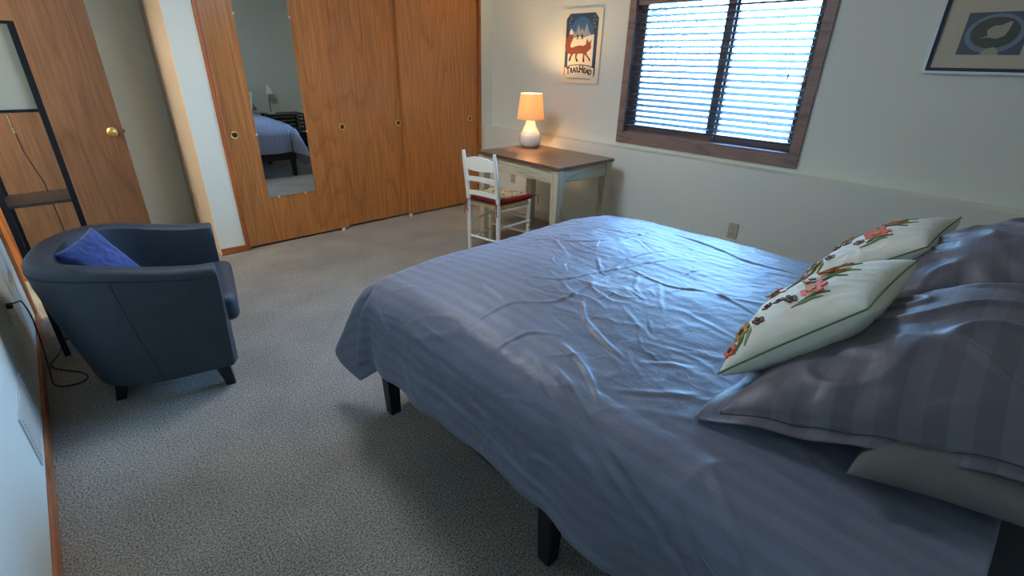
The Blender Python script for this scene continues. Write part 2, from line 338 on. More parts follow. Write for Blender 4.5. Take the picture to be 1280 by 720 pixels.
# open bedroom door, hinged at the doorway, leaf parallel to the closet wall
door = struct('door_1', MB().box((0, -.018, .012), (.742, .018, 2.035), bevel=.002), M['oak_door'], loc=(XL+.012, 4.618, 0))
kb = MB().lathe([(.030, 0), (.032, .004), (.026, .010), (.012, .014), (.011, .035), (.020, .042), (.027, .054), (.028, .064), (.022, .074), (.006, .079)], n=24)
kb.xf(Matrix.Translation((.680, -.018, .948)) @ Matrix.Rotation(PI/2, 4, 'X')); kb.build('door_knob', M['brass'], door, smooth=True)
MB().box((.741, -.012, .925), (.744, .012, .975)).box((.742, -.006, .94), (.755, .006, .957), bevel=.002).build('latch', M['dark_cup'], door)
for z in (.25, 1.05, 1.8): MB().tube([(-.004, -.016, z-.04), (-.004, -.016, z+.04)], .006).build('hinge', M['brass'], door)

# closet sliding doors
def closet_door(name, x0, x1, y, label, pulls):
    d = MB().box((0, 0, .018), (x1-x0, .032, 2.05), bevel=.002).build(name, M['oak']); d.location = (x0, y, 0)
    tag(d, label, 'door', 'sliding closet doors')
    for px in pulls:
        k = MB().lathe([(.019, .001), (.020, .003), (.024, .0045), (.0265, .003), (.027, 0), (.019, -.001)], n=28, cap=False)
        k.xf(Matrix.Translation((px-x0, 0, .91)) @ Matrix.Rotation(PI/2, 4, 'X')); r = k.build('pull_ring', M['brass'], d, smooth=True)
        c = MB().lathe([(.0195, .0022), (.017, .0012), (.008, .0008), (.001, .0008)], n=24); c.xf(Matrix.Translation((px-x0, 0, .91)) @ Matrix.Rotation(PI/2, 4, 'X'))
        c.build('pull_cup', M['dark_cup'], r, smooth=True)
    return d
closet_door('closet_door', .992, 1.868, YC+.015, 'oak sliding closet door with the tall mirror on it, leftmost of the three', (1.051,))
closet_door('closet_door', 1.80, 2.60, YC+.058, 'middle oak sliding closet door, set back behind the other two', (1.93, 2.49))
closet_door('closet_door', 2.525, 3.418, YC+.015, 'oak sliding closet door beside the desk, rightmost of the three', (3.316,))
for x, lb in ((1.80, 'small white floor guide under the mirrored closet door edge'), (2.525, 'small white floor guide where the right closet door overlaps')):
    tag(MB().box((x-.014, YC-.012, 0), (x+.014, YC+.012, .024), bevel=.003).build('door_guide', M['plastic']), lb, 'door guide', 'closet door floor guides')
# mirror hung on the left door
mr = empty('dressing_mirror', (1.207, YC+.0145, .401), 0, 'tall narrow frameless mirror mounted on left closet door', 'mirror')
MB().box((0, -.006, 0), (.389, -.0005, 1.52), bevel=.0015).build('mirror_glass', M['mirror'], mr)
for x, z in ((.08, -.004), (.30, -.004), (.0, .50), (.389, .50), (0.0, 1.33), (.389, 1.33)):
    MB().box((x-.006, -.009, z-.006), (x+.006, 0, z+.008), bevel=.002).build('mirror_clip', M['plastic'], mr)

# ------------------------------------------------------------------ window
win = struct('window_1', MB().box((XU-.016, WY0-.055, WZ0-.073), (XU, WY0+.012, WZ1+.06), bevel=.004).box((XU-.016, WY1-.012, WZ0-.073), (XU, WY1+.047, WZ1+.06), bevel=.004)
    .box((XU-.016, WY0, WZ0-.073), (XU, WY1, WZ0+.0), bevel=.004).box((XU-.016, WY0, WZ1), (XU, WY1, WZ1+.06), bevel=.004), M['window_wood'])
MB().box((XU-.008, WY0, WZ0-.002), (XU+.12, WY0+.014, WZ1)).box((XU-.008, WY1-.014, WZ0-.002), (XU+.12, WY1, WZ1)).box((XU-.008, WY0, WZ0-.004), (XU+.12, WY1, WZ0+.018)).box((XU-.008, WY0, WZ1-.014), (XU+.12, WY1, WZ1)).build('jamb', M['window_wood'], win)
YM = 1.80
def sash(y0, y1, x):
    wd = .060
    s_ = MB().box((x, y0, WZ0+.018), (x+.028, y0+wd, WZ1-.014), bevel=.003).box((x, y1-wd, WZ0+.018), (x+.028, y1, WZ1-.014), bevel=.003).box((x, y0+wd, WZ0+.018), (x+.028, y1-wd, WZ0+.060), bevel=.003).box((x, y0+wd, WZ1-.06), (x+.028, y1-wd, WZ1-.014), bevel=.003).build('sash', M['window_wood'], win)
    MB().box((x+.012, y0+wd-.005, WZ0+.055), (x+.016, y1-wd+.005, WZ1-.055)).build('pane', M['glass'], s_)
    return s_
sash(WY0+.014, YM+.024, XU+.088); sash(YM-.024, WY1-.014, XU+.058)
MB().box((XU+.045, 1.228, 1.37), (XU+.058, 1.243, 1.41), bevel=.003).build('window_latch', M['brass'], win)
bl = empty('window_blind', (XU+.026, (WY0+WY1)/2, WZ1-.014), 0, 'white two-inch horizontal slat blind hanging open in window', 'blind')
HW = (WY1-WY0)/2-.02
MB().box((-.024, -HW, -.045), (.024, HW, 0), bevel=.003).build('headrail', M['window_wood'], bl)
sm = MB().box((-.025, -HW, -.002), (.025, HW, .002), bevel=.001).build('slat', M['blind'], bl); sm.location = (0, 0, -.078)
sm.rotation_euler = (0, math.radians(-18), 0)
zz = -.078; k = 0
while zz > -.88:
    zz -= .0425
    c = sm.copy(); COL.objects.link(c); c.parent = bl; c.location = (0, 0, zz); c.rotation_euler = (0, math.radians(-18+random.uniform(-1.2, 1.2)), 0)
MB().box((-.025, -HW, zz-.040), (.025, HW, zz-.026), bevel=.003).build('bottom_rail', M['blind'], bl)
for y in (-.48, 0.02, .50):
    for x in (-.024, .024): MB().tube([(x, y, -.04), (x, y, zz-.03)], .0011, 6).build('ladder_cord', M['cord'], bl)
MB().tube([(-.030, -.545, -.03), (-.030, -.545, -.49)], .0012, 6).tube([(-.030, -.545, -.49), (-.030, -.545, -.53)], [.004, .007], 8).build('pull_cord', M['cord'], bl)
# outside
struct('ground_outside', MB().box((XU+.12, -8, .55), (26, 14, .60)), M['ground'])
def tree(loc, h, r, nleaf, label, seed):
    rnd = random.Random(seed); t = empty('tree', loc, 0, label, 'tree')
    MB().tube([(0, 0, 0), (.04, .03, h*.3), (-.03, .05, h*.55), (0, 0, h*.8)], [.09, .075, .05, .02], 10).build('trunk', M['bark'], t, smooth=True)
    mb = MB()
    for i in range(14):
        a = rnd.uniform(0, 2*PI); z = h*rnd.uniform(.25, .75); L_ = r*rnd.uniform(.6, 1)
        mb.tube([(0, 0, z), (math.cos(a)*L_*.5, math.sin(a)*L_*.5, z+.2), (math.cos(a)*L_, math.sin(a)*L_, z+.5)], [.025, .015, .005], 6)
    mb.build('branch', M['bark'], t)['kind'] = 'stuff'
    V, F = [], []
    for i in range(nleaf):
        d = Vector((rnd.gauss(0, 1), rnd.gauss(0, 1), rnd.gauss(0, 1))).normalized()*r*rnd.uniform(.3, 1); p = Vector((d.x, d.y, h*.62+d.z*h*.42/r))
        u = Vector((rnd.uniform(-1, 1), rnd.uniform(-1, 1), rnd.uniform(-1, 1))).normalized(); v = u.orthogonal().normalized(); s = rnd.uniform(.03, .06)
        n = len(V); V += [p-u*s, p+v*s*.45, p+u*s, p-v*s*.45]; F.append((n, n+1, n+2, n+3))
    me = bpy.data.meshes.new('foliage'); me.from_pydata([tuple(q) for q in V], [], F); me.materials.append(M['leaf'])
    o = bpy.data.objects.new('foliage', me); COL.objects.link(o); o.parent = t; o['kind'] = 'stuff'
tree((8.6, 5.9, .6), 3.4, 1.3, 4200, 'hazy sunlit tree outside beyond the left window pane', 3)

# ------------------------------------------------------------------ outlets, vent
def outlet(loc, rz, label):
    e = empty('wall_outlet', loc, rz, label, 'outlet', 'wall outlets')
    MB().box((-.006, -.035, -.057), (0, .035, .057), bevel=.002).build('cover_plate', M['outlet'], e)
    for z in (-.022, .022):
        f = MB().box((-.008, -.016, z-.013), (-.005, .016, z+.013), bevel=.002).build('socket', M['outlet'], e)
        MB().box((-.0086, -.008, z-.004), (-.0078, -.005, z+.006)).box((-.0086, .005, z-.004), (-.0078, .008, z+.006)).build('slot', M['slot'], f)
    return e
outlet((XW, 1.405, .375), 0, 'almond outlet plate low on window wall behind the bed')
outlet((XW, 3.768, .351), 0, 'almond outlet plate under the wooden desk')
outlet((XT, 4.73, .36), 0, 'outlet plate on the alcove side wall')
outlet((XL, 2.865, .43), PI, 'outlet on left wall where the black cord plugs in')
vt = empty('air_register', (XL, 2.30, .205), 0, 'white air register low on left wall in front of armchair', 'vent')
MB().box((0, -.185, -.105), (.006, .185, .105), bevel=.002).build('register_frame', M['vent'], vt)
lv = MB().box((-.001, -.165, -.004), (.0095, .165, .0015)).build('louver', M['vent'], vt); lv.location = (0, 0, -.085)
for i in range(1, 12):
    c = lv.copy(); COL.objects.link(c); c.parent = vt; c.location = (0, 0, -.085+i*.0155)

# ------------------------------------------------------------------ bed
bed = empty('bed_frame', (1.58, .70, 0), 0, 'low black platform bed frame with square legs under slate duvet', 'bed')
MB().box((-.78, -1.00, .225), (-.745, 1.02, .335), bevel=.004).build('side_rail', M['black'], bed)
MB().box((.745, -1.00, .225), (.78, 1.02, .335), bevel=.004).build('side_rail', M['black'], bed)
MB().box((-.78, 1.0, .225), (.78, 1.035, .335), bevel=.004).build('end_rail', M['black'], bed)
MB().box((-.78, -1.035, .225), (.78, -1.0, .335), bevel=.004).build('end_rail', M['black'], bed)
for i in range(9):
    MB().box((-.745, -.93+i*.22, .30), (.745, -.84+i*.22, .32)).build('slat', M['black'], bed)
for x in (-.752, .0, .752):
    for y in (-.985, -.01, .965):
        MB().frustum((x, y, 0), (x, y, .23), (.024, .024), (.030, .030), bevel=.003).build('leg', M['black'], bed)
mt_ = tag(MB().box((-.755, -1.0, .335), (.755, 1.02, .60), bevel=.06).build('mattress', M['sheet'], smooth=True), 'charcoal sheeted mattress lying on the black bed frame', 'mattress'); mt_.location = (1.58, .70, 0)

# duvet
def fbm(x, y, z, o=3):
    return noise.fractal(Vector((x, y, z)), .9, 2.0, o)
CREASES = [  # (points in cloth space, height m, half width m)
    ([(-.013, 1.026), (-.056, .81), (.014, .661), (-.054, .448)], .007, .010), ([(-.353, .971), (-.46, .871), (-.516, .749), (-.548, .647)], .008, .011),
    ([(-.618, .837), (-.653, .71), (-.734, .588)], .010, .012), ([(.586, 1.183), (.532, .923), (.461, .713), (.484, .464)], .008, .014),
    ([(-.012, 1.175), (-.141, 1.036), (.10, 1.071), (.306, 1.014)], .006, .010), ([(-.552, 1.506), (-.529, 1.33), (-.573, 1.122)], .006, .014),
    ([(-.741, 1.11), (-.562, 1.113), (-.434, 1.005), (-.15, 1.014)], .006, .010), ([(-.774, .952), (-.65, .942), (-.583, .852)], .006, .010),
    ([(-.711, .782), (-.749, .66), (-.812, .543)], .007, .012), ([(.015, 1.416), (.189, 1.274), (.747, 1.227)], .006, .014),
    ([(-.409, 1.28), (-.322, 1.108), (-.155, 1.069), (.052, 1.005)], .007, .010), ([(-.668, .591), (-.603, .488), (-.54, .411)], .006, .012),
    ([(-.74, .72), (-.83, .515), (-.90, .37), (-1.0, .237), (-1.13, .09)], -.013, .016), ([(-.80, .76), (-.88, .56), (-.96, .42), (-1.06, .30)], .007, .03),
    ([(-1.00, 1.45), (-1.02, 1.1), (-1.06, .75), (-1.10, .4)], -.008, .022), ([(-.93, 1.55), (-.95, 1.15), (-1.0, .85)], .006, .025),
    ([(-1.08, .9), (-1.12, .6), (-1.14, .3)], -.007, .02), ([(-.85, .30), (-.98, .16), (-1.10, -.05)], -.010, .02), ([(-.72, .30), (-.86, .14), (-.98, -.08)], .008, .02)]
def duvet():
    cx, A, R, Z0, YF = 1.60, .70, .150, .683, 1.645
    LQ = PI*R/2
    dropS, dropF = LQ+.225, LQ+.205
    S = np.linspace(-(A+dropS), A+dropS, 360); T = np.linspace(-.155, YF+dropF, 380)
    SS, TT = np.meshgrid(S, T, indexing='ij')
    rnd = random.Random(4)
    cr = [(p, h*(.75 if i < 12 else 1), w_) for i, (p, h, w_) in enumerate(CREASES)]
    for i in range(64):
        x, y = rnd.gauss(-.25, .30), rnd.gauss(1.02, .24); a = rnd.choice((.1, 1.2, 2.0, 2.7))+rnd.gauss(0, .35); L_ = rnd.uniform(.05, .17)
        p = [(x, y)]
        for k in range(4):
            a += rnd.gauss(0, .35); x += math.cos(a)*L_/4; y += math.sin(a)*L_/4; p.append((x, y))
        cr.append((p, rnd.uniform(.002, .005), rnd.uniform(.0035, .0065)))
    for i in range(34):
        x, y = rnd.uniform(-.6, .7), rnd.uniform(.1, 1.6); a = rnd.choice((1.2, 1.9))+rnd.gauss(0, .3); L_ = rnd.uniform(.15, .38); p = [(x, y)]
        for k in range(5):
            a += rnd.gauss(0, .16); x += math.cos(a)*L_/5; y += math.sin(a)*L_/5; p.append((x, y))
        cr.append((p, rnd.uniform(.0015, .0045), rnd.uniform(.009, .018)))
    for i in range(26):    # small gathers along the near side
        x, y = -rnd.uniform(.78, 1.1), rnd.uniform(0, 1.7); a = rnd.gauss(1.75, .4); L_ = rnd.uniform(.08, .22)
        cr.append(([(x, y), (x+math.cos(a)*L_*.5, y+math.sin(a)*L_*.5+.01), (x+math.cos(a)*L_, y+math.sin(a)*L_)], rnd.choice((-1, 1))*rnd.uniform(.002, .005), rnd.uniform(.009, .016)))
    WR = np.zeros_like(SS)
    for pts, h, wd in cr:
        pp = [tuple(v)[:2] for v in smooth_path([(p[0], p[1], 0) for p in pts], 4)]
        tot = len(pp)-1; best = np.full(SS.shape, 1e9); tb = np.zeros_like(SS); sg_ = np.zeros_like(SS)
        lo = (min(p[0] for p in pp)-wd*4, min(p[1] for p in pp)-wd*4); hi = (max(p[0] for p in pp)+wd*4, max(p[1] for p in pp)+wd*4)
        i0, i1 = np.searchsorted(S, [lo[0], hi[0]]); j0, j1 = np.searchsorted(T, [lo[1], hi[1]])
        if i0 >= i1 or j0 >= j1: continue
        X, Y = SS[i0:i1, j0:j1], TT[i0:i1, j0:j1]; D = np.full(X.shape, 1e9); TB = np.zeros_like(X); SG = np.zeros_like(X)
        for k in range(tot):
            (x0, y0), (x1, y1) = pp[k], pp[k+1]; dx, dy = x1-x0, y1-y0; l2 = dx*dx+dy*dy+1e-12
            t = np.clip(((X-x0)*dx+(Y-y0)*dy)/l2, 0, 1); ex, ey = X-x0-t*dx, Y-y0-t*dy; d = np.hypot(ex, ey); m = d < D
            D[m] = d[m]; TB[m] = (k+t[m])/tot; SG[m] = np.sign(ex*dy-ey*dx)[m]
        wd *= .66; h *= .8; q_ = D*SG/wd
        WR[i0:i1, j0:j1] += h*(np.exp(-q_*q_)-.45*np.exp(-(q_-1.7)**2))*np.sin(PI*np.clip(TB, .02, .98))**.6
    P = np.zeros((len(S), len(T), 3)); UV = np.stack([SS, TT], -1)
    for i, s in enumerate(S):
        for j, t in enumerate(T):
            ds = max(0., abs(s)-A); dt = max(0., t-YF); sg = 1 if s > 0 else -1
            r = math.hypot(ds, dt); bx = max(-A, min(A, s)); by = min(t, YF)
            x, y, z = cx+bx, by, Z0; nx, ny, nz = 0, 0, 1
            if r > 1e-6:
                ux, uy = sg*ds/r, dt/r; phi = math.degrees(math.atan2(dt, ds))
                if r < LQ: o_, dn = R*math.sin(r/R), R*(1-math.cos(r/R))
                else: o_, dn = R+.02*(r-LQ), R+(r-LQ)
                h = max(0, r-LQ*.45)
                if ds > 0 and dt > 0:
                    o_ += h*(.50*math.exp(-((phi-60)/14)**2) - .30*math.exp(-((phi-30)/8)**2) + .16*math.exp(-((phi-13)/8)**2) - .16*math.exp(-((phi-82)/6)**2))
                    dn -= h*.10*math.exp(-((phi-30)/9)**2)
                else:
                    q = t if dt == 0 else s
                    o_ += h*(.08*fbm(q*2.2+sg*3, 1.7, 0, 2) + .030*math.sin(q*17+3*fbm(q*2, 5, 1, 2)))
                    dn += h*.05*fbm(q*2.5, 8, sg, 2)
                x += ux*o_; y += uy*o_; z -= dn
                a = min(PI/2, r/R); nx, ny, nz = ux*math.sin(a), uy*math.sin(a), math.cos(a)
            else:
                z += .034*(1-(abs(s)/A)**3)*max(0, 1-max(0, (t-YF+.40)/.40)**2.5)
            lowf = .013*fbm(x*2.1, y*1.5, 1.3, 2)*(1 if r < 1e-6 else max(.3, 1-r/.3))
            fine = .0030*noise.noise(Vector((x*9-y*5, y*5+x*3, z*6))) + .0011*noise.noise(Vector((x*36, y*24, z*30))) + .0030*(1-min(1, abs(noise.noise(Vector((x*8+y*4, y*3.0-x*2, z*5+2))))*4.5))**2*(.4+max(0, noise.noise(Vector((x*2.3, y*2.3, 11)))*2.2)) + .0022*(1-min(1, abs(noise.noise(Vector((x*15-y*7, y*6+x*5, z*5+7))))*4))**2*max(0, .3+noise.noise(Vector((x*2.8+4, y*2.8, 3)))*2)
            z -= .022*max(0, (abs(s)-.35)/.35)**2*min(1, max(0, (t-1.25)/.4))**2*max(0, 1-r/.30) * 1.0
            d = WR[i, j]+lowf+fine
            P[i, j] = (x+nx*d, y+ny*d, z+nz*d)
    o = grid_mesh('duvet', P, [M['duvet'], M['lining']], uv=UV)
    md = o.modifiers.new('thickness', 'SOLIDIFY'); md.thickness = .016; md.offset = -1; md.material_offset_rim = 1
    return o
tag(duvet(), 'rumpled slate blue striped duvet spread over the bed', 'duvet')

# pillows
def pillow(name, C, up, dn, m, parent=None, n=64, flange=0., seed=1, wr=1.0, pinch=.05, p=2.6, uvs=(.7, .5), droop=0, q=.5, low=0):
    C = [Vector(c) for c in C]   # C00, C10, C01, C11
    N = (C[3]-C[0]).cross(C[2]-C[1]).normalized()
    if N.z < 0: N = -N
    def pos(u, v, side):
        a, b_ = 2*u-1, 2*v-1
        a2 = a*(1-pinch*(1-b_*b_)); b2 = b_*(1-pinch*(1-a*a)); U_, V_ = (a2+1)/2, (b2+1)/2
        base = C[0]*(1-U_)*(1-V_)+C[1]*U_*(1-V_)+C[2]*(1-U_)*V_+C[3]*U_*V_
        ai = min(1, abs(a)/(1-flange)) if flange else abs(a); bi = min(1, abs(b_)/(1-flange*1.3)) if flange else abs(b_)
        f = max(0, (1-ai**p)*(1-bi**p))**q
        if low: tv = min(1, v/.75); f *= (1-low)+low*tv*tv*(3-2*tv)
        e = min(1-abs(a), 1-abs(b_))
        ang = math.atan2(b_, a)
        wv = noise.noise(Vector((a*2.0+seed, b_*2.0, side)))*.10*f
        rad = noise.noise(Vector((math.cos(ang)*5+seed, math.sin(ang)*5, math.hypot(a, b_)*1.1)))
        edge = max(0, 1-e/.45)*min(1, e/.16)
        wv += wr*(.09*rad*edge)
        rg = math.exp(-(noise.noise(Vector((a*3+seed*3+.8*b_, b_*2.2, side*2)))*7)**2)
        wv += wr*.06*rg*f
        th = up if side > 0 else dn
        d = side*(f*th + .0035) + wv*th*(1 if side > 0 else .5)
        if flange: d += .006*math.sin(a*9+seed)*(1-f)*1.0 + .005*math.sin(b_*11+seed)*(1-f)
        pt = base + N*d
        if droop: pt.z -= droop*max(0, abs(a)-.55)**2*4*(1 if a < 0 else 0)
        return pt
    L1 = uvs
    obs = []
    V, F, UVs = [], [], []
    idx = {}
    for side in (1, -1):
        for i in range(n+1):
            for j in range(n+1):
                if side < 0 and (i in (0, n) or j in (0, n)): idx[(side, i, j)] = idx[(1, i, j)]; continue
                u, v = i/n, j/n
                u_ = .5-.5*math.cos(PI*u)*.0-.5+u; v_ = v
                idx[(side, i, j)] = len(V); V.append(tuple(pos(u_, v_, side))); UVs.append((u*L1[0], v*L1[1]))
        for i in range(n):
            for j in range(n):
                q4 = [idx[(side, i, j)], idx[(side, i+1, j)], idx[(side, i+1, j+1)], idx[(side, i, j+1)]]
                F.append(q4 if side > 0 else q4[::-1])
    me = bpy.data.meshes.new(name); me.from_pydata(V, [], F)
    ul = me.uv_layers.new(name='UVMap'); li = np.empty(len(me.loops), int); me.loops.foreach_get('vertex_index', li)
    ul.data.foreach_set('uv', np.array(UVs)[li].ravel())
    me.materials.append(m); me.polygons.foreach_set('use_smooth', [True]*len(me.polygons)); me.update()
    bm_ = bmesh.new(); bm_.from_mesh(me); bmesh.ops.recalc_face_normals(bm_, faces=bm_.faces); bm_.to_mesh(me); bm_.free()
    o = bpy.data.objects.new(name, me); COL.objects.link(o)
    if parent: o.parent = parent
    return o, pos, N
g_, _, _ = pillow('pillow', [(.985, .075, .735), (1.60, .09, .745), (1.065, -.20, .755), (1.62, -.24, .755)], .07, .02, M['grey_cotton'], seed=5, wr=1.4, n=56)
tag(g_, 'plain grey pillow peeking out beneath near striped sham', 'pillow')
s1, sp1, sN1 = pillow('pillow_sham', [(.96, .385, .700), (1.70, .37, .725), (1.13, -.25, .83), (1.78, -.25, .985)], .155, .02, M['sham'], flange=.10, seed=2, wr=1.5, n=120, q=.5, low=.55, uvs=(.76, .62), pinch=.02)
_f = .10; _b = .13
_rim = [(u, _b/2) for u in np.linspace(_f/2, 1-_f/2, 30)]+[(1-_f/2, v) for v in np.linspace(_b/2, 1-_b/2, 24)]+[(u, 1-_b/2) for u in np.linspace(1-_f/2, _f/2, 30)]+[(_f/2, v) for v in np.linspace(1-_b/2, _b/2, 24)]
MB().tube([sp1(a, b_, 1)+sN1*.0005 for a, b_ in _rim], .0016, 5).build('flange_seam', M['sheet'], s1)
tag(s1, 'slate striped pillow sham with wide flange, nearest the camera', 'pillow', 'striped pillow shams')
s2, _, _ = pillow('pillow_sham', [(1.70, .36, .745), (2.38, .38, .73), (1.72, -.25, .99), (2.44, -.25, 1.0)], .155, .02, M['sham'], flange=.10, seed=4, wr=1.5, n=110, q=.5, low=.55, uvs=(.76, .62), pinch=.02)
tag(s2, 'slate striped pillow sham on the far window side of bed', 'pillow', 'striped pillow shams')

def flower(mb, pos, u, v, r, petals, asp, side=1, off=.003, rot=0):
    pts = []
    n = petals*4
    def P3(a, b_):
        return pos(a, b_, side)
    e = .02
    c = P3(u, v); du = (P3(u+e, v)-c); dv = (P3(u, v+e)-c); nn = du.cross(dv).normalized()
    if nn.z < 0: nn = -nn
    U_ = du.normalized(); V_ = nn.cross(U_)
    ring = []; top = []
    for k in range(n):
        a = 2*PI*k/n+rot; rr = r*(1 if k % 4 in (1, 2, 3) and k % 4 == 2 else (.92 if k % 4 in (1, 3) else .58))
        q = c+U_*math.cos(a)*rr+V_*math.sin(a)*rr*asp
        ring.append(mb.b.verts.new(q+nn*(off-.003))); top.append(mb.b.verts.new(q*1.0+nn*(off+.002)))
    mb.b.faces.new(top)
    for k in range(n): mb.b.faces.new((ring[k], ring[(k+1) % n], top[(k+1) % n], top[k]))
    return c, nn
def accent(C, seed, label, flip):
    root = empty('accent_pillow', C[0], 0, label, 'pillow', 'embroidered accent pillows')
    L = [Vector(c)-Vector(C[0]) for c in C]
    o, pos, N = pillow('pillow_cover', L, .078, .085, M['pillow_white'], root, n=80, seed=seed, wr=1.0, pinch=.05, p=2.2, q=.5)
    # piping around the rim
    path = [(t, 0) for t in np.linspace(0, 1, 26)] + [(1, t) for t in np.linspace(0, 1, 26)][1:] + [(1-t, 1) for t in np.linspace(0, 1, 26)][1:] + [(0, 1-t) for t in np.linspace(0, 1, 26)][1:]
    MB().tube([pos(a, b_, 1)+N*.001 for a, b_ in path], .0026, 6).build('piping', M['green_thread'], root, smooth=True)
    fl = [(.10, .07, .020, 6, 'red_thread', 'dark_thread'), (.20, .13, .027, 8, 'gold_thread', 'dark_thread'),
          (.19, .27, .014, 5, 'brown_thread', 'dark_thread'), (.36, .27, .014, 5, 'brown_thread', 'dark_thread'), (.36, .36, .014, 5, 'brown_thread', 'dark_thread'), (.26, .49, .015, 5, 'brown_thread', 'dark_thread'),
          (.31, .62, .034, 7, 'red_thread', 'gold_thread'), (.62, .66, .034, 7, 'red_thread', 'gold_thread'), (.86, .60, .032, 7, 'red_thread', 'gold_thread'), (.50, .56, .022, 6, 'gold_thread', 'dark_thread'),
          (.60, .24, .027, 8, 'gold_thread', 'dark_thread'), (.82, .14, .020, 6, 'red_thread', 'dark_thread'), (.80, .36, .014, 5, 'brown_thread', 'dark_thread')]
    for u, v, r, pe, m1, m2 in fl:
        r *= 1.2; mb = MB(); flower(mb, pos, u, v, r, pe, 1.0); f = mb.build('embroidered_flower', M[m1], root)
        mb = MB(); flower(mb, pos, u, v, r*.36, 5, 1.0, off=.0055); mb.build('flower_center', M[m2], f)
    stems = [[(.04, .12), (.12, .16), (.20, .13)], [(.05, .20), (.14, .22), (.20, .2)], [(.20, .56), (.24, .66), (.22, .78)], [(.16, .52), (.20, .64), (.19, .74)], [(.42, .55), (.46, .68), (.43, .84)], [(.52, .60), (.56, .74), (.54, .88)], [(.70, .5), (.74, .66), (.71, .84)], [(.10, .04), (.3, .07), (.5, .05)], [(.64, .3), (.66, .42), (.64, .5)]]
    for k, st in enumerate(stems):
        pts = []
        for a, b_ in zip(st, st[1:]):
            for t in np.linspace(0, 1, 7)[:-1]: pts.append(pos(a[0]+(b_[0]-a[0])*t, a[1]+(b_[1]-a[1])*t, 1)+N*.001)
        n_ = len(pts); MB().tube(pts, [.002+.0035*math.sin(PI*i/(n_-1)) for i in range(n_)], 6).build('embroidered_stem', M['green_thread' if k % 2 == 0 else 'light_green_thread'], root, smooth=True)
accent([(1.120, .405, .735), (1.63, .47, .755), (1.275, .172, .965), (1.755, .165, .965)], 11, 'cream accent pillow with embroidered flowers, nearer the camera', False)
accent([(1.75, .46, .755), (2.30, .45, .75), (1.92, .172, .965), (2.44, .158, .965)], 23, 'cream accent pillow with embroidered flowers, nearer the window', False)

